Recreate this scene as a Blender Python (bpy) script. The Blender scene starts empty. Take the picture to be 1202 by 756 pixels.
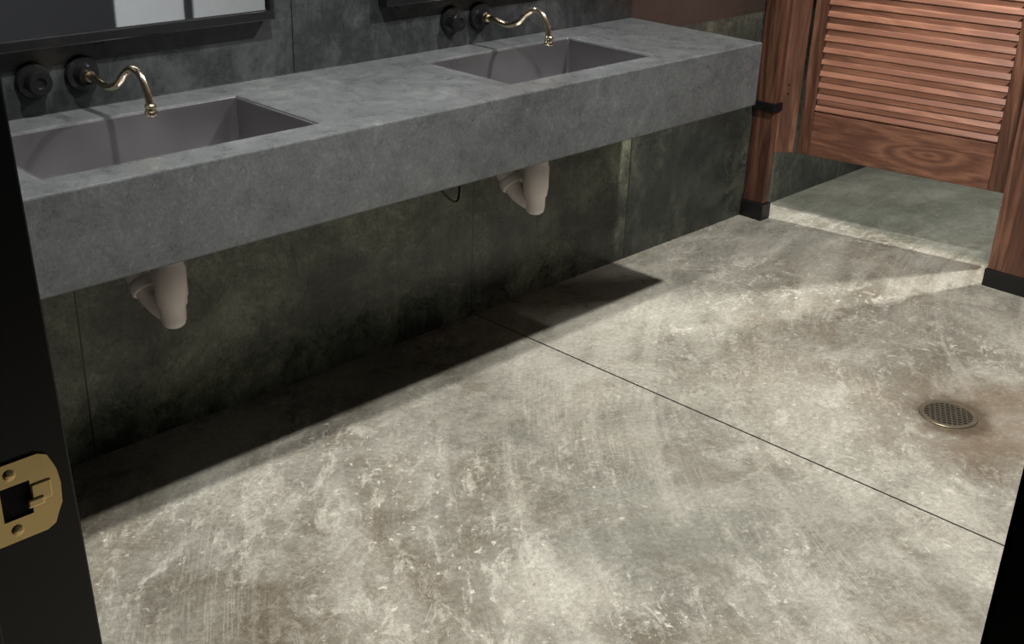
import bpy, bmesh, math
from mathutils import Vector, Matrix
S=bpy.context.scene
S.view_settings.view_transform='Standard'
def link(o):
    S.collection.objects.link(o); return o
# ---------------------------------------------------------------- materials
def newmat(name):
    m=bpy.data.materials.new(name); m.use_nodes=True
    nt=m.node_tree; b=nt.nodes['Principled BSDF']; return m,nt,b
def noise(nt,vec,scale,detail=6,rough=.6,dist=0):
    n=nt.nodes.new('ShaderNodeTexNoise'); n.inputs['Scale'].default_value=scale
    n.inputs['Detail'].default_value=detail; n.inputs['Roughness'].default_value=rough; n.inputs['Distortion'].default_value=dist
    nt.links.new(vec,n.inputs['Vector']); return n.outputs['Fac']
def ramp(nt,fac,stops):
    r=nt.nodes.new('ShaderNodeValToRGB'); nt.links.new(fac,r.inputs['Fac'])
    e=r.color_ramp.elements
    while len(e)<len(stops): e.new(.5)
    for i,(p,c) in enumerate(stops):
        e[i].position=p; e[i].color=(c,c,c,1) if not isinstance(c,tuple) else (*c,1)
    return r.outputs['Color']
def mix(nt,fac,a,b,mode='MIX'):
    m=nt.nodes.new('ShaderNodeMix'); m.data_type='RGBA'; m.blend_type=mode
    for sock,v in ((m.inputs[0],fac),(m.inputs[6],a),(m.inputs[7],b)):
        if hasattr(v,'links'): nt.links.new(v,sock)
        elif isinstance(v,tuple): sock.default_value=(*v,1)
        else: sock.default_value=v
    return m.outputs[2]
def math_(nt,op,a,b=None,c=None):
    m=nt.nodes.new('ShaderNodeMath'); m.operation=op
    for i,v in enumerate((a,b,c)):
        if v is None: continue
        if hasattr(v,'links'): nt.links.new(v,m.inputs[i])
        else: m.inputs[i].default_value=v
    return m.outputs[0]
def geo(nt,scale=(1,1,1),rotz=0,loc=(0,0,0)):
    g=nt.nodes.new('ShaderNodeNewGeometry'); mp=nt.nodes.new('ShaderNodeMapping')
    mp.inputs['Scale'].default_value=scale; mp.inputs['Rotation'].default_value=(0,0,rotz); mp.inputs['Location'].default_value=loc
    nt.links.new(g.outputs['Position'],mp.inputs['Vector']); return mp.outputs['Vector']
def objc(nt,scale=(1,1,1),loc=(0,0,0)):
    g=nt.nodes.new('ShaderNodeTexCoord'); mp=nt.nodes.new('ShaderNodeMapping')
    mp.inputs['Scale'].default_value=scale; mp.inputs['Location'].default_value=loc
    nt.links.new(g.outputs['Object'],mp.inputs['Vector']); return mp.outputs['Vector']
def bump(nt,b,h,strength=.3,dist=.01):
    n=nt.nodes.new('ShaderNodeBump'); n.inputs['Strength'].default_value=strength; n.inputs['Distance'].default_value=dist
    nt.links.new(h,n.inputs['Height']); nt.links.new(n.outputs['Normal'],b.inputs['Normal'])
def plain(name,col,rough=.5,metal=0,var=.15,spec=.5):
    m,nt,b=newmat(name); v=objc(nt)
    c=mix(nt,noise(nt,v,25,4),tuple(x*(1-var) for x in col),tuple(min(1,x*(1+var)) for x in col))
    nt.links.new(c,b.inputs['Base Color']); b.inputs['Roughness'].default_value=rough; b.inputs['Metallic'].default_value=metal
    b.inputs['Specular IOR Level'].default_value=spec
    return m
def line_mask(nt,coord,x0,w):
    d=math_(nt,'ABSOLUTE',math_(nt,'SUBTRACT',coord,x0))
    return math_(nt,'LESS_THAN',d,w)
def polar_noise(nt,v,cx,cy,kr,ka,detail=5,dist=.3,rough=.65):
    sep=nt.nodes.new('ShaderNodeSeparateXYZ'); nt.links.new(v,sep.inputs[0])
    dx=math_(nt,'SUBTRACT',sep.outputs[0],cx); dy=math_(nt,'SUBTRACT',sep.outputs[1],cy)
    r=math_(nt,'SQRT',math_(nt,'ADD',math_(nt,'MULTIPLY',dx,dx),math_(nt,'MULTIPLY',dy,dy)))
    a=math_(nt,'ARCTAN2',dy,dx)
    cb=nt.nodes.new('ShaderNodeCombineXYZ'); nt.links.new(math_(nt,'MULTIPLY',r,kr),cb.inputs[0]); nt.links.new(math_(nt,'MULTIPLY',a,ka),cb.inputs[1])
    return noise(nt,cb.outputs[0],1,detail,rough,dist)
def blob(nt,sep,med,x,y,r0,r1,amp=.6):
    dx=math_(nt,'SUBTRACT',sep.outputs[0],x); dy=math_(nt,'SUBTRACT',sep.outputs[1],y)
    r=math_(nt,'SQRT',math_(nt,'ADD',math_(nt,'MULTIPLY',dx,dx),math_(nt,'MULTIPLY',dy,dy)))
    rr=math_(nt,'ADD',r,math_(nt,'MULTIPLY',math_(nt,'SUBTRACT',med,.5),amp))
    return ramp(nt,rr,[(r0,1.),(r1,0.)])
def mat_floor():
    m,nt,b=newmat('polished_concrete'); v=geo(nt)
    big=noise(nt,v,1.1,5,.6,.5); med=noise(nt,v,4.5,10,.75,.4); fine=noise(nt,v,75,6,.75); grit=noise(nt,v,260,3,.7)
    sep=nt.nodes.new('ShaderNodeSeparateXYZ'); nt.links.new(v,sep.inputs[0])
    t=math_(nt,'ADD',math_(nt,'MULTIPLY',big,.55),math_(nt,'MULTIPLY',med,.45))
    c=ramp(nt,t,[(.38,(.138,.128,.100)),(.46,(.200,.192,.158)),(.53,(.262,.254,.212)),(.62,(.355,.345,.292))])
    st=noise(nt,geo(nt,(1,1,1),0,(3.3,1.7,0)),1.7,9,.75,.5)
    c=mix(nt,math_(nt,'MULTIPLY',ramp(nt,st,[(.50,0.),(.60,1.)]),.55),c,(.140,.108,.072))
    c=mix(nt,math_(nt,'MULTIPLY',blob(nt,sep,med,1.12,-.98,.12,.50,1.2),.62),c,(.125,.095,.062))
    c=mix(nt,math_(nt,'MULTIPLY',blob(nt,sep,med,1.95,-1.05,.15,.6,1.0),.40),c,(.175,.178,.148))
    c=mix(nt,math_(nt,'MULTIPLY',blob(nt,sep,med,3.35,-.95,.10,.45,1.0),.30),c,(.17,.15,.12))
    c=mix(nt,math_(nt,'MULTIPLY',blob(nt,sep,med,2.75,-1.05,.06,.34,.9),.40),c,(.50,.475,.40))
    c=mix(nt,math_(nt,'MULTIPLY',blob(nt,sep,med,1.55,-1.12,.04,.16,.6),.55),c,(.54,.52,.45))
    where=noise(nt,geo(nt,(1,1,1),0,(7,2,0)),1.7,5,.6,.3)
    wm=ramp(nt,where,[(.43,0.),(.57,1.)])
    wb=math_(nt,'MAXIMUM',wm,blob(nt,sep,med,2.7,-1.15,.15,.6,1.))
    q1=polar_noise(nt,v,4.2,-3.4,16,26,12,.75,.8)
    f1=math_(nt,'MULTIPLY',ramp(nt,q1,[(.515,0.),(.595,1.)]),wb)
    c=mix(nt,math_(nt,'MULTIPLY',f1,.58),c,(.57,.55,.475))
    q2=polar_noise(nt,v,1.2,-3.0,10,18,9,1.1,.72)
    f2=math_(nt,'MULTIPLY',ramp(nt,math_(nt,'ABSOLUTE',math_(nt,'SUBTRACT',q2,.5)),[(0.,1.),(.020,0.)]),ramp(nt,noise(nt,v,2.1,4),[(.46,0.),(.58,1.)]))
    c=mix(nt,math_(nt,'MULTIPLY',f2,.36),c,(.58,.56,.48))
    q3=polar_noise(nt,v,4.4,-2.9,7,2.5,5,.8,.6)
    c=mix(nt,math_(nt,'MULTIPLY',ramp(nt,q3,[(.50,0.),(.62,1.)]),.30),c,(.50,.485,.42))
    for (cx_,cy_,kr,ka,th,lo,hi,s) in ((4.6,-3.2,60,5,.012,.46,.60,.26),(2.4,.9,70,5,.010,.50,.62,.20)):
        p=polar_noise(nt,v,cx_,cy_,kr,ka,3,.6)
        rd=math_(nt,'ABSOLUTE',math_(nt,'SUBTRACT',p,.5))
        ms=math_(nt,'MULTIPLY',ramp(nt,rd,[(0.,1.),(th*2.2,0.)]),ramp(nt,noise(nt,geo(nt,(1,1,1),0,(cx_,cy_,0)),2.6,4),[(lo,0.),(hi,1.)]))
        c=mix(nt,math_(nt,'MULTIPLY',ms,s),c,(.56,.54,.46))
    cl=noise(nt,geo(nt,(1,1.5,1),.6,(1,5,0)),2.3,9,.72,.3)
    c=mix(nt,math_(nt,'MULTIPLY',ramp(nt,cl,[(.52,0.),(.66,1.)]),.36),c,(.50,.485,.42))
    ch=noise(nt,v,42,4,.65,.3)
    c=mix(nt,math_(nt,'MULTIPLY',math_(nt,'MULTIPLY',ramp(nt,ch,[(.62,0.),(.67,1.)]),wb),.65),c,(.70,.68,.59))
    c=mix(nt,math_(nt,'MULTIPLY',ramp(nt,ch,[(.27,1.),(.33,0.)]),.5),c,(.08,.07,.05))
    c=mix(nt,.5,c,ramp(nt,fine,[(.3,.2),(.7,.8)]),'OVERLAY')
    c=mix(nt,.35,c,ramp(nt,grit,[(.3,.2),(.7,.8)]),'OVERLAY')
    c=mix(nt,math_(nt,'MULTIPLY',blob(nt,sep,med,2.99,-1.50,.10,.42,.8),.6),c,(.15,.10,.06))
    c=mix(nt,math_(nt,'MULTIPLY',blob(nt,sep,med,2.925,-1.355,.085,.135,.15),.75),c,(.07,.052,.032))
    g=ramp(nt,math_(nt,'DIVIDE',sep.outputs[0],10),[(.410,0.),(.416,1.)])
    c=mix(nt,math_(nt,'MULTIPLY',g,.70),c,(.080,.095,.076))  # shade past the stall door painted into the floor colour
    ln=line_mask(nt,sep.outputs[0],2.42,.0028)
    c=mix(nt,ln,c,(.006,.006,.005))
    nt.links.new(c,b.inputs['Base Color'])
    nt.links.new(ramp(nt,med,[(.35,.20),(.65,.44)]),b.inputs['Roughness'])
    h=math_(nt,'SUBTRACT',math_(nt,'ADD',math_(nt,'MULTIPLY',q1,.6),math_(nt,'MULTIPLY',fine,.4)),math_(nt,'MULTIPLY',ln,2))
    bump(nt,b,h,.22,.004)
    return m
def mat_wall():
    m,nt,b=newmat('patinated_dark_panel'); v=geo(nt)
    a=noise(nt,v,2.1,9,.72,.4); f=noise(nt,v,8,12,.84,.5); k=noise(nt,v,110,4,.7)
    s=noise(nt,geo(nt,(14,14,1.6)),3,8,.75,.3)
    t=math_(nt,'ADD',math_(nt,'MULTIPLY',a,.5),math_(nt,'ADD',math_(nt,'MULTIPLY',f,.38),math_(nt,'MULTIPLY',s,.12)))
    c=ramp(nt,t,[(.42,(.012,.015,.011)),(.47,(.037,.044,.033)),(.515,(.088,.100,.072)),(.56,(.168,.180,.130)),(.62,(.29,.305,.23))])
    c=mix(nt,.7,c,ramp(nt,k,[(.3,.2),(.7,.8)]),'OVERLAY')
    bl=noise(nt,v,26,8,.8,.8)
    c=mix(nt,math_(nt,'MULTIPLY',math_(nt,'MULTIPLY',ramp(nt,bl,[(.53,0.),(.61,1.)]),ramp(nt,a,[(.46,0.),(.57,1.)])),.6),c,(.33,.33,.25))
    sep=nt.nodes.new('ShaderNodeSeparateXYZ'); nt.links.new(v,sep.inputs[0])
    up=math_(nt,'GREATER_THAN',sep.outputs[2],.80)
    c=mix(nt,up,c,ramp(nt,t,[(.42,(.010,.012,.012)),(.5,(.022,.025,.026)),(.60,(.060,.065,.065))]))
    low=math_(nt,'LESS_THAN',sep.outputs[2],.80)
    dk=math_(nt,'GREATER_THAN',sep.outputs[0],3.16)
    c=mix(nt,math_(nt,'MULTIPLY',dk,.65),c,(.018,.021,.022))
    rd=math_(nt,'MULTIPLY',ramp(nt,math_(nt,'DIVIDE',sep.outputs[0],10),[(.310,0.),(.3105,1.)]),up)
    c=mix(nt,math_(nt,'MULTIPLY',rd,.5),c,(.05,.028,.02))  # brown reflection of the stall wood painted onto the upper wall
    ln=None
    for x0 in (1.12,2.40,3.16):
        l=math_(nt,'MULTIPLY',line_mask(nt,sep.outputs[0],x0,.0024),low); ln=l if ln is None else math_(nt,'MAXIMUM',ln,l)
    for x0 in (.9,1.76,3.10):
        l=math_(nt,'MULTIPLY',line_mask(nt,sep.outputs[0],x0,.0018),up); ln=math_(nt,'MAXIMUM',ln,l)
    c=mix(nt,ln,c,(.003,.003,.003))
    nt.links.new(c,b.inputs['Base Color'])
    nt.links.new(ramp(nt,f,[(.3,.2),(.7,.4)]),b.inputs['Roughness'])
    bump(nt,b,math_(nt,'SUBTRACT',k,math_(nt,'MULTIPLY',ln,2)),.08,.003)
    return m
def mat_counter():
    m,nt,b=newmat('slate_grey_porcelain'); v=geo(nt)
    a=noise(nt,v,2.6,8,.65,.4); f=noise(nt,v,15,11,.82,.4); k=noise(nt,v,190,4,.75)
    t=math_(nt,'ADD',math_(nt,'MULTIPLY',a,.45),math_(nt,'MULTIPLY',f,.55))
    c=ramp(nt,t,[(.39,(.056,.061,.063)),(.48,(.080,.086,.088)),(.56,(.102,.109,.111)),(.65,(.160,.168,.169))])
    c=mix(nt,.5,c,ramp(nt,k,[(.3,.2),(.7,.8)]),'OVERLAY')
    sp=noise(nt,v,95,5,.7)
    c=mix(nt,math_(nt,'MULTIPLY',ramp(nt,sp,[(.62,0.),(.69,1.)]),.3),c,(.24,.25,.25))
    nt.links.new(c,b.inputs['Base Color'])
    nt.links.new(ramp(nt,f,[(.3,.24),(.7,.37)]),b.inputs['Roughness'])
    bump(nt,b,k,.04,.002); return m
def mat_basin():
    m,nt,b=newmat('dark_brushed_steel'); n=noise(nt,objc(nt,(1,1,1)),5,3,.5); g=noise(nt,objc(nt,(4,4,4)),90,3,.6)
    nt.links.new(mix(nt,n,(.215,.210,.222),(.30,.292,.305)),b.inputs['Base Color']); b.inputs['Metallic'].default_value=.88
    nt.links.new(ramp(nt,n,[(.3,.24),(.7,.36)]),b.inputs['Roughness']); bump(nt,b,g,.05,.001); return m
def mat_wood(name,axis,dark=1.,con=1.,knot=None):
    m,nt,b=newmat(name)
    sc={'x':(1.2,9,9),'y':(9,1.2,9),'z':(9,9,1.0)}[axis]
    v=objc(nt,sc)
    n1=noise(nt,v,1.3,3,.5,.9); n2=noise(nt,v,12,6,.65,.3)
    ph=math_(nt,'MULTIPLY',n1,8)
    if knot:
        sp=nt.nodes.new('ShaderNodeSeparateXYZ'); nt.links.new(objc(nt),sp.inputs[0])
        dx=math_(nt,'MULTIPLY',math_(nt,'SUBTRACT',sp.outputs[0],knot[0]),7.); dz=math_(nt,'MULTIPLY',math_(nt,'SUBTRACT',sp.outputs[2],knot[1]),30.)
        r=math_(nt,'SQRT',math_(nt,'ADD',math_(nt,'MULTIPLY',dx,dx),math_(nt,'MULTIPLY',dz,dz)))
        e=math_(nt,'MULTIPLY',math_(nt,'POWER',2.718,math_(nt,'MULTIPLY',r,-.75)),6.5)
        ph=math_(nt,'ADD',math_(nt,'MULTIPLY',n1,7),e)
    w=math_(nt,'PINGPONG',ph,1.)
    wk=.26 if knot else .40
    t=math_(nt,'ADD',math_(nt,'MULTIPLY',w,wk),math_(nt,'ADD',math_(nt,'MULTIPLY',n2,.60),.40-wk-.07 if knot else 0.))
    d=dark
    def L(c):
        mid=(.19,.088,.056); return tuple((mid[i]+(c[i]-mid[i])*con)*d for i in range(3))
    c=ramp(nt,t,[(.18,L((.070,.029,.018))),(.45,L((.155,.067,.041))),(.62,L((.245,.112,.068))),(.85,L((.36,.18,.115)))])
    nt.links.new(c,b.inputs['Base Color']); b.inputs['Roughness'].default_value=.34
    bump(nt,b,n2,.08,.002); return m
M=dict(floor=mat_floor(),wall=mat_wall(),counter=mat_counter(),basin=mat_basin(),
  woodz=mat_wood('walnut_vertical_grain','z',.75),woodx=mat_wood('walnut_horizontal_grain','x',1.0,1.,(.11,.085)),
  woodslat=mat_wood('walnut_slat','x',1.5,.45), woodp=mat_wood('walnut_post','z',.5),
  black=plain('black_gloss_paint',(.005,.005,.0055),.3),
  blackm=plain('matte_black_metal',(.010,.010,.011),.24,.2),
  rubber=plain('black_shoe_vinyl',(.006,.006,.006),.45),
  brass=plain('antique_brass',(.70,.60,.43),.22,1.,.12),
  brassp=plain('polished_brass',(.88,.66,.31),.25,1.,.12),
  drainm=plain('tarnished_brass_grate',(.24,.21,.15),.42,.8,.35),
  dark=plain('dark_cavity',(.004,.004,.004),.8),
  white=plain('off_white_plastic',(.86,.78,.75),.38,0,.06),
  ceil=plain('black_ceiling_paint',(.02,.02,.02),.8),
  pale=plain('pale_reflected_panel',(.42,.45,.48),.5,0,.08),
  bluish=plain('dark_blue_wall',(.016,.018,.024),.5))
mm,nt,b=newmat('mirror_silver'); b.inputs['Metallic'].default_value=1; b.inputs['Roughness'].default_value=.02
nt.links.new(mix(nt,noise(nt,objc(nt),3,2),(.80,.82,.83),(.86,.87,.88)),b.inputs['Base Color']); M['mirror']=mm
mm,nt,b=newmat('lamp_lens'); b.inputs['Emission Color'].default_value=(1,.95,.86,1); b.inputs['Emission Strength'].default_value=6
nt.links.new(mix(nt,noise(nt,objc(nt),8,2),(.9,.9,.85),(1,1,.95)),b.inputs['Base Color']); M['lens']=mm
# ---------------------------------------------------------------- mesh helpers
def mk(name,bm,mat,loc=(0,0,0),smooth=False,parent=None,rot=None):
    me=bpy.data.meshes.new(name); bmesh.ops.recalc_face_normals(bm,faces=bm.faces[:]); bm.to_mesh(me); bm.free()
    if mat: me.materials.append(mat)
    if smooth:
        for p in me.polygons: p.use_smooth=True
        try: me.set_sharp_from_angle(angle=math.radians(40))
        except Exception: pass
    o=bpy.data.objects.new(name,me); link(o); o.location=loc
    if rot: o.rotation_euler=rot
    if parent: o.parent=parent
    return o
def addbox(bm,lo,hi,bev=0.,M4=None):
    r=bmesh.ops.create_cube(bm,size=1.)
    vs=r['verts']
    for v in vs:
        v.co=Vector([lo[i]+(v.co[i]+.5)*(hi[i]-lo[i]) for i in range(3)])
    if bev>0:
        es=list({e for v in vs for e in v.link_edges})
        rr=bmesh.ops.bevel(bm,geom=es,offset=bev,segments=2,affect='EDGES',profile=.6)
        vs=list({v for f in rr['faces'] for v in f.verts}|{v for v in vs if v.is_valid})
    if M4: bmesh.ops.transform(bm,matrix=M4,verts=[v for v in vs if v.is_valid])
    return vs
def box(name,lo,hi,mat,bev=0.,parent=None,origin=None):
    o=origin or ((lo[0]+hi[0])/2,(lo[1]+hi[1])/2,lo[2])
    bm=bmesh.new(); addbox(bm,[lo[i]-o[i] for i in range(3)],[hi[i]-o[i] for i in range(3)],bev)
    p=Vector(o)
    if parent: p=p-parent.location
    return mk(name,bm,mat,p,False,parent)
def empty(name,loc,label,cat,rotz=0):
    o=bpy.data.objects.new(name,None); link(o); o.location=loc; o.rotation_euler=(0,0,rotz); o.empty_display_size=.05
    o['label']=label; o['category']=cat; return o
def top(o,label,cat): o['label']=label; o['category']=cat; return o
def struct(o): o['kind']='structure'; return o
def lathe(bm,prof,M4,seg=40):
    rings=[]
    for r,z in prof:
        rings.append([bm.verts.new(M4@Vector((max(r,1e-5)*math.cos(2*math.pi*i/seg),max(r,1e-5)*math.sin(2*math.pi*i/seg),z))) for i in range(seg)])
    for a,b_ in zip(rings,rings[1:]):
        for i in range(seg):
            bm.faces.new((a[i],a[(i+1)%seg],b_[(i+1)%seg],b_[i]))
    bm.faces.new(rings[0]); bm.faces.new(rings[-1])
def tube(bm,pts,rad,seg=20,sub=8):
    P=[Vector(p) for p in pts]; R=rad if isinstance(rad,(list,tuple)) else [rad]*len(P)
    path=[];rr=[]
    for i in range(len(P)-1):
        p0=P[max(i-1,0)];p1=P[i];p2=P[i+1];p3=P[min(i+2,len(P)-1)]
        for k in range(sub):
            t=k/sub
            path.append(.5*((2*p1)+(p2-p0)*t+(2*p0-5*p1+4*p2-p3)*t*t+(3*p1-p0-3*p2+p3)*t**3)); rr.append(R[i]*(1-t)+R[i+1]*t)
    path.append(P[-1]); rr.append(R[-1])
    rings=[]; up=Vector((1,0,0))
    for i,p in enumerate(path):
        t=(path[min(i+1,len(path)-1)]-path[max(i-1,0)]).normalized()
        u=(up-t*up.dot(t))
        if u.length<1e-4: u=Vector((0,1,0))-t*t.y
        u.normalize(); up=u; w=t.cross(u)
        rings.append([bm.verts.new(p+rr[i]*(math.cos(2*math.pi*j/seg)*u+math.sin(2*math.pi*j/seg)*w)) for j in range(seg)])
    for a,b_ in zip(rings,rings[1:]):
        for j in range(seg): bm.faces.new((a[j],a[(j+1)%seg],b_[(j+1)%seg],b_[j]))
    bm.faces.new(rings[0]); bm.faces.new(rings[-1])
T=Matrix.Translation
RX=lambda a:Matrix.Rotation(a,4,'X')
# ---------------------------------------------------------------- room shell
WX=.35; CE=2.8
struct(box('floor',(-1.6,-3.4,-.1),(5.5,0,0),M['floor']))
struct(box('wall_back',(-1.6,0,-.1),(5.5,.12,CE),M['wall']))
struct(box('ceiling',(-1.6,-3.4,CE),(5.5,.12,CE+.1),M['ceil']))
struct(box('wall_right',(5.5,-3.4,-.1),(5.6,.12,CE+.1),M['wall']))
struct(box('wall_front',(-1.6,-3.5,-.1),(5.5,-3.4,CE+.1),M['bluish']))
struct(box('wall_outer',(-1.7,-3.5,-.1),(-1.6,.12,CE+.1),M['ceil']))
struct(box('reflected_panel_1',(3.06,-3.399,0),(3.46,-3.38,1.1),M['pale'],.004))  # out-of-view pale panel, added so the mirror has something light to reflect
struct(box('reflected_panel_2',(3.52,-3.399,0),(4.6,-3.38,1.1),M['pale'],.004))  # second added pale panel for the mirror reflection
JY=-1.55; RY=-2.368
bm=bmesh.new()
addbox(bm,(.26,JY+.02,0),(WX,0,CE)); addbox(bm,(.26,-3.4,0),(WX,RY-.02,CE)); addbox(bm,(.26,RY-.02,2.07),(WX,JY+.02,CE))
struct(mk('wall_left',bm,M['black']))
bm=bmesh.new()
vs=addbox(bm,(.24,JY,0),(.385,JY+.0198,2.07),.002)
for v in bm.verts:
    if v.co.x>.35: v.co.x+=.0330-.0335*v.co.z
addbox(bm,(.24,RY-.0198,0),(WX+.03,RY,2.07),.002); addbox(bm,(.24,RY,2.05),(WX-.01,JY,2.069),.002)
addbox(bm,(.272,JY-.011,0),(.30,JY,2.05),.002)
struct(mk('door_1',bm,M['black']))
# ---------------------------------------------------------------- strike plate
sp=empty('strike_plate',(.342,JY,.92),'polished brass latch strike plate on black door jamb','strike plate')
out=[(-.034,.004),(.014,.004),(.022,.008),(.026,.018),(.030,.026),(.031,.045),(.029,.060),(.026,.068),(.022,.077),(.014,.081),(-.034,.081)]
hole=[(-.022,.026),(.004,.026),(.004,.059),(-.022,.059)]
bm=bmesh.new()
def loopv(pts,y): return [bm.verts.new((x,y,z)) for x,z in pts]
for yy in (-.0028,0.):
    o1=loopv(out,yy); h1_=loopv(hole,yy)
    es=[bm.edges.new((o1[i],o1[(i+1)%len(o1)])) for i in range(len(o1))]+[bm.edges.new((h1_[i],h1_[(i+1)%4])) for i in range(4)]
    bmesh.ops.triangle_fill(bm,edges=es,use_beauty=True)
    if yy<0: oF,hF=o1,h1_
    else: oB,hB=o1,h1_
for A_,B_ in ((oF,oB),(hF,hB)):
    for i in range(len(A_)): bm.faces.new((A_[i],A_[(i+1)%len(A_)],B_[(i+1)%len(A_)],B_[i]))
mk('plate',bm,M['brassp'],(0,0,0),False,sp)
bm=bmesh.new(); addbox(bm,(-.022,-.0008,.026),(.004,.0,.059)); mk('latch_hole',bm,M['dark'],(0,0,0),False,sp)
bm=bmesh.new()
addbox(bm,(-.001,-.0062,.033),(.014,-.0026,.041),.0016); addbox(bm,(.004,-.0045,.036),(.022,-.0026,.054),.0012)
mk('lip',bm,M['brassp'],(0,0,0),False,sp)
for x,z in ((-.012,.070),(-.012,.015)):
    bm=bmesh.new(); lathe(bm,[(.0052,0),(.0052,.001),(.003,.0018),(0,.0018)],T((x,-.0028,z))@RX(math.pi/2),20)
    addbox(bm,(x-.004,-.0050,z-.0005),(x+.004,-.0045,z+.0005)); mk('screw',bm,M['brassp'],(0,0,0),True,sp)
# ---------------------------------------------------------------- vanity counter
D=.508; ZT=.86; ZB=.669; XR=3.104
vc=empty('vanity_counter',(1.75,-.25,ZB),'long slate grey porcelain vanity counter with two undermount sinks','counter')
xs=[WX+.001,.895,1.518,2.110,2.680,XR]; ys=[-D,-.420,-.102,-.001]
holes={(1,1),(3,1)}
bm=bmesh.new(); V={}
for z in (ZB,ZT):
    for i,x in enumerate(xs):
        for j,y in enumerate(ys): V[(i,j,z)]=bm.verts.new((x-1.75,y+.25,z-ZB))
cells={(i,j) for i in range(5) for j in range(3)}-holes
for (i,j) in cells:
    for z in (ZB,ZT): bm.faces.new([V[(i,j,z)],V[(i+1,j,z)],V[(i+1,j+1,z)],V[(i,j+1,z)]])
    for (a,b_,n) in (((i,j),(i+1,j),(i,j-1)),((i+1,j),(i+1,j+1),(i+1,j)),((i+1,j+1),(i,j+1),(i,j+1)),((i,j+1),(i,j),(i-1,j))):
        if n not in cells: bm.faces.new([V[(*a,ZB)],V[(*b_,ZB)],V[(*b_,ZT)],V[(*a,ZT)]])
o=mk('counter_body',bm,M['counter'],(0,0,0),False,vc); md=o.modifiers.new('b','BEVEL'); md.width=.004; md.segments=2; md.limit_method='ANGLE'
for (a,b_) in ((.895,1.518),(2.110,2.680)):
    cx=(a+b_)/2; cyy=-.261; w=(b_-a)/2-.0005; h=.1585
    bm=bmesh.new(); t=.007
    def ring(x,y,z,rc=.012):
        r=[]
        for sx,sy,a0 in ((-1,-1,180),(1,-1,270),(1,1,0),(-1,1,90)):
            for k in range(5):
                an=math.radians(a0+90*k/4); r.append(bm.verts.new((sx*(x-rc)+rc*math.cos(an),sy*(y-rc)+rc*math.sin(an),z)))
        return r
    R=[ring(w,h,.112,.001),ring(w,h,.121,.001),ring(w-t,h-t,.121,.006),ring(w-t-.001,h-t-.001,.112,.010),ring(w-t-.004,h-t-.004,.026,.016),ring(w-t-.007,h-t-.007,.016,.018),ring(w-t-.016,h-t-.016,.008,.02),ring(.05,.05,.004,.02)]
    for p,q in zip(R,R[1:]):
        n=len(p)
        for k in range(n): bm.faces.new((p[k],p[(k+1)%n],q[(k+1)%n],q[k]))
    bm.faces.new(R[-1])
    R2=ring(w-.003,h-.003,0.,.001); n=len(R2)
    for k in range(n): bm.faces.new((R[0][k],R[0][(k+1)%n],R2[(k+1)%n],R2[k]))
    bm.faces.new(R2)
    o=mk('sink_basin',bm,M['basin'],(cx-1.75,cyy+.25,.735-ZB),True,vc); o['label']='rectangular dark brushed steel undermount sink basin'
    bm=bmesh.new(); lathe(bm,[(.028,0),(.028,.003),(.022,.004),(.02,.002),(.0,.002)],T((0,0,.0045)),28)
    d=mk('drain_ring',bm,M['blackm'],(0,0,0),True,o)
# ---------------------------------------------------------------- faucets
def faucet(x,label,dx=-.110):
    e=empty('wall_faucet',(x,0,.936),label,'faucet')
    MW=RX(math.pi/2)
    bm=bmesh.new(); lathe(bm,[(.038,0),(.039,.006),(.036,.012),(.026,.014),(.022,.020),(.020,.034),(.0,.034)],MW,40)
    mk('escutcheon',bm,M['blackm'],(0,0,0),True,e)
    bm=bmesh.new(); lathe(bm,[(.038,0),(.039,.006),(.036,.012),(.028,.013),(.022,.015),(.022,.022),(.027,.024),(.027,.038),(.024,.042),(.012,.042),(.010,.038),(.0,.038)],MW,40)
    o=mk('handle',bm,M['blackm'],(dx,0,0),True,e); o['label']='round matte black control knob'
    bm=bmesh.new()
    tube(bm,[(0,-.030,0),(0,-.070,-.002),(0,-.115,-.008),(0,-.155,.004),(.004,-.185,.032),(.006,-.213,.046),(.009,-.240,.036),(.011,-.256,.006),(.011,-.262,-.016),(.011,-.264,-.028)],
        [.0085,.0085,.008,.0078,.0076,.0076,.0076,.0078,.008,.008],20,7)
    mk('spout',bm,M['brass'],(0,0,0),True,e)
    bm=bmesh.new(); Mt=T((.011,-.264,-.042))
    lathe(bm,[(.0,0),(.011,0),(.0135,.003),(.0135,.009),(.011,.011),(.0105,.016),(.012,.018),(.012,.022),(.009,.025),(0,.025)],Mt,28)
    mk('spout_tip',bm,M['brass'],(0,0,0),True,e)
    bm=bmesh.new(); lathe(bm,[(.0,0),(.013,0),(.014,.004),(.012,.009),(0,.009)],T((0,-.034,0))@MW,28)
    mk('collar',bm,M['brass'],(0,0,0),True,e)
faucet(1.198,'brass swan-neck wall faucet with black knob beside long mirror')
faucet(2.405,'brass swan-neck wall faucet with black knob near counter end')
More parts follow.
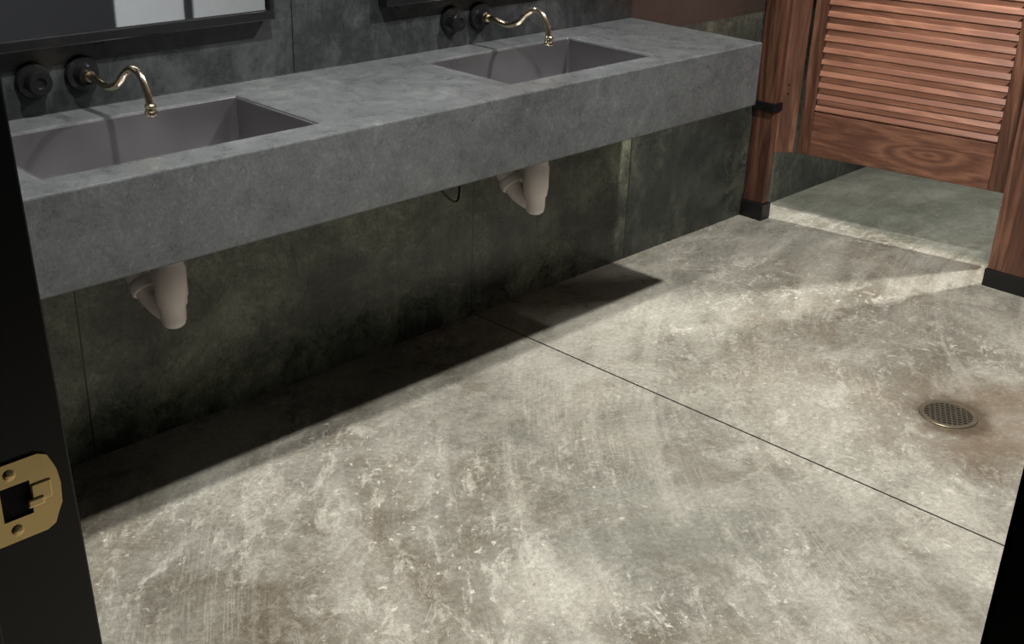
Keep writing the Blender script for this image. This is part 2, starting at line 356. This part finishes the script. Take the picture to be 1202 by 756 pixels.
# ---------------------------------------------------------------- mirrors
def mirror(x0,x1,z0,z1,label):
    cx=(x0+x1)/2; e=empty('wall_mirror',(cx,-.001,z0),label,'mirror'); hw=(x1-x0)/2; H=z1-z0; t=.022
    bm=bmesh.new()
    addbox(bm,(-hw,-.035,0),(hw,0,t),.003); addbox(bm,(-hw,-.035,H-t),(hw,0,H),.003)
    addbox(bm,(-hw,-.035,t),(-hw+t*.6,0,H-t),.003); addbox(bm,(hw-t*.6,-.035,t),(hw,0,H-t),.003)
    mk('frame',bm,M['blackm'],(0,0,0),False,e)
    bm=bmesh.new(); addbox(bm,(-hw+t*.6,-.024,t),(hw-t*.6,-.016,H-t)); mk('mirror_glass',bm,M['mirror'],(0,0,0),False,e)
mirror(.80,1.685,1.005,1.95,'large black-framed mirror above the first sink')
mirror(2.035,2.80,1.000,1.95,'large black-framed mirror above the second sink')
# ---------------------------------------------------------------- traps
def trap(x,label):
    e=empty('drain_trap',(x,-.25,.41),label,'drain trap')
    bm=bmesh.new()
    lathe(bm,[(.0,0),(.018,.0),(.025,.006),(.028,.018),(.029,.05),(.033,.055),(.034,.07),(.036,.075),(.036,.14),(.033,.145),(.033,.20),(.028,.20),(.028,.2588),(0,.2588)],T((0,0,0)),32)
    mk('tailpiece_cover',bm,M['white'],(0,0,0),True,e)
    bm=bmesh.new()
    tube(bm,[(0,.0,.028),(-.008,.035,.038),(-.016,.07,.062),(-.022,.10,.095),(-.024,.13,.12),(-.024,.19,.128),(-.024,.248,.13)],[.024,.026,.027,.027,.027,.026,.026],22,6)
    lathe(bm,[(.031,0),(.033,.004),(.033,.022),(.031,.026)],T((-.018,.075,.066))@Matrix.Rotation(math.radians(-48),4,'X'),24)
    mk('trap_arm',bm,M['white'],(0,0,0),True,e)
    bm=bmesh.new(); lathe(bm,[(.0,0),(.045,0),(.045,.004),(.03,.008),(0,.008)],T((-.024,.2498,.13))@RX(math.pi/2),30)
    mk('wall_flange',bm,M['white'],(0,0,0),True,e)
trap(1.225,'off-white plastic covered drain trap below the first sink')
trap(2.405,'off-white plastic covered drain trap below the second sink')
bm=bmesh.new()
tube(bm,[(0,0,0),(.02,-.01,-.12),(.06,-.02,-.185),(.10,-.02,-.205),(.115,-.01,-.15),(.10,0,-.12),(.06,0,-.13)],.0035,8,8)
top(mk('cable',bm,M['rubber'],(2.10,-.12,ZB-.0002),True),'thin black cable loop hanging beneath the counter','cable')
# ---------------------------------------------------------------- floor drain
dr=empty('floor_drain',(2.92,-1.35,0),'round tarnished brass grate drain set in concrete floor','floor drain')
bm=bmesh.new(); lathe(bm,[(.078,.0),(.078,.0025),(.0765,.004),(.064,.004),(.063,.002),(.063,.0)],T((0,0,0)),48)
for f in [f for f in bm.faces if len(f.verts)>10]: bm.faces.remove(f)
mk('drain_rim',bm,M['drainm'],(0,0,0),True,dr)
bm=bmesh.new(); r=.0625; n=9; p=2*r/n
for i in range(1,n):
    c=-r+i*p; hh=math.sqrt(max(r*r-c*c,0))
    addbox(bm,(c-.0018,-hh,.0012),(c+.0018,hh,.0034)); addbox(bm,(-hh,c-.0018,.0012),(hh,c+.0018,.0034))
bmesh.ops.rotate(bm,verts=bm.verts[:],cent=(0,0,0),matrix=Matrix.Rotation(.5,3,'Z'))
mk('grate',bm,M['drainm'],(0,0,0),False,dr)
bm=bmesh.new(); lathe(bm,[(.0,0),(.0627,0),(.0627,.0008),(0,.0008)],T((0,0,.0001)),40); mk('drain_well',bm,M['dark'],(0,0,0),False,dr)
# ---------------------------------------------------------------- stall posts
ps=empty('stall_pilaster',(3.93,-.05,0),'narrow dark walnut stall post with black shoe against wall','stall post')
box('post',(3.905,-.094,.066),(3.945,-.003,2.15),M['woodp'],.003,ps)
box('shoe',(3.895,-.102,0),(3.955,-.002,.066),M['rubber'],.002,ps)
box('hinge_bracket',(3.893,-.100,.435),(3.955,-.002,.468),M['blackm'],.003,ps)
bm=bmesh.new(); Mh=T((3.943-3.93,-.080+.05,0))@Matrix.Rotation(math.atan2(-.055,.068),4,'Z')
addbox(bm,(.0,-.010,.27),(.086,.010,2.15),.002,Mh); mk('hinge_panel',bm,M['woodz'],(0,0,0),False,ps)
for zz in (.50,.535):
    bm=bmesh.new(); lathe(bm,[(0,0),(.004,0),(.004,.001),(0,.001)],Mh@T((.035,-.010,zz))@RX(math.pi/2),16); mk('screw',bm,M['dark'],(0,0,0),False,ps)
pr=empty('stall_pilaster',(3.95,-1.25,0),'broad walnut stall pilaster with black shoe beside louvered door','stall post')
box('panel',(3.93,-1.50,.062),(3.965,-1.0,2.15),M['woodz'],.003,pr)
box('shoe',(3.922,-1.505,0),(3.973,-.995,.062),M['rubber'],.002,pr)
# ---------------------------------------------------------------- louvered door
h0=Vector((4.022,-.150,0)); h1=Vector((4.165,-.965,0)); W=(h1-h0).length; ra=math.atan2(h1.y-h0.y,h1.x-h0.x)
de=empty('stall_door',(h0.x,h0.y,.27),'walnut louvered stall door standing slightly ajar','door',ra)
H=1.63; th=.032; sw=.050; rh=.17; sr=.102
def dbox(name,lo,hi,mat):
    bm=bmesh.new(); c=[(lo[0]+hi[0])/2,0,lo[2]]
    addbox(bm,[lo[i]-c[i] for i in range(3)],[hi[i]-c[i] for i in range(3)],.003); return mk(name,bm,mat,c,False,de)
dbox('stile',(0,-th/2,0),(sw,th/2,H),M['woodz']); dbox('stile',(W-sr,-th/2,0),(W,th/2,H),M['woodz'])
dbox('rail',(sw,-th/2,0),(W-sr,th/2,rh),M['woodx']); dbox('rail',(sw,-th/2,H-.1),(W-sr,th/2,H),M['woodx'])
bm=bmesh.new(); z=rh+.012; pitch=.044
while z<H-.12:
    Ms=T((sw,0,z+.012))@RX(math.radians(50))
    addbox(bm,(0,-.0225,-.003),(W-sr-sw,.0225,.003),.0015,Ms); z+=pitch
mk('louver_panel',bm,M['woodslat'],(0,0,0),False,de)
bm=bmesh.new(); addbox(bm,(W-.075,-.032,.655),(W-.01,-.016,.685),.003); addbox(bm,(W-.05,-.045,.662),(W-.035,-.03,.678),.003)
mk('latch',bm,M['blackm'],(0,0,0),False,de)
box_=box('stall_partition',(3.966,-1.495,.25),(5.5,-1.47,2.1),M['woodz'],.003); top(box_,'walnut partition panel between two toilet stalls','partition')
# ---------------------------------------------------------------- lights
def downlight(x,y,power,size_deg,aim,blend=.6,rad=.04,col=(1,.962,.915)):
    e=empty('downlight',(x,y,CE-.04),'round recessed ceiling downlight','ceiling light')
    bm=bmesh.new(); lathe(bm,[(.06,.04),(.06,0),(.05,0),(.045,.02),(.045,.04)],T((0,0,0)),32)
    for f in [f for f in bm.faces if len(f.verts)>10]: bm.faces.remove(f)
    mk('trim_ring',bm,M['blackm'],(0,0,0),True,e)
    bm=bmesh.new(); lathe(bm,[(0,.03),(.044,.03),(.044,.038),(0,.038)],T((0,0,0)),32); mk('lens',bm,M['lens'],(0,0,0),False,e)
    l=bpy.data.lights.new('downlight_lamp','SPOT'); l.energy=power; l.spot_size=math.radians(size_deg); l.spot_blend=blend; l.shadow_soft_size=rad; l.color=col
    o=bpy.data.objects.new('downlight_lamp',l); link(o); o.location=(x,y,CE-.045)
    o.rotation_euler=(Vector(aim)-o.location).to_track_quat('-Z','Y').to_euler()
downlight(3.1,-1.36,290,125,(2.8,-1.4,0))
downlight(1.25,-1.15,235,125,(1.1,-1.5,0))
downlight(4.9,-1.36,420,68,(4.22,-1.3,0),.6)
l=bpy.data.lights.new('added_soft_fill','AREA'); l.shape='RECTANGLE'; l.size=2.0; l.size_y=.12; l.energy=12; l.color=(.93,.96,1)  # added ambient fill under the ceiling, not an actual fixture
o=bpy.data.objects.new('added_soft_fill',l); link(o); o.location=(1.7,-1.15,2.74)
w=bpy.data.worlds.new('W'); S.world=w; w.use_nodes=True; w.node_tree.nodes['Background'].inputs[0].default_value=(.05,.052,.055,1)
# ---------------------------------------------------------------- camera
R=Matrix(((0.69608,-0.71719,0.03347),(0.27506,0.30945,0.91027),(-0.66319,-0.62441,0.41267)))
q=R.transposed().to_quaternion(); q.normalize()
cd=bpy.data.cameras.new('Camera'); cd.sensor_width=36; cd.lens=1387/1202*36; cd.clip_start=.02
co=bpy.data.objects.new('Camera',cd); link(co); co.rotation_mode='QUATERNION'; co.rotation_quaternion=q; co.location=(0,-2.4397,1.5338)
S.camera=co
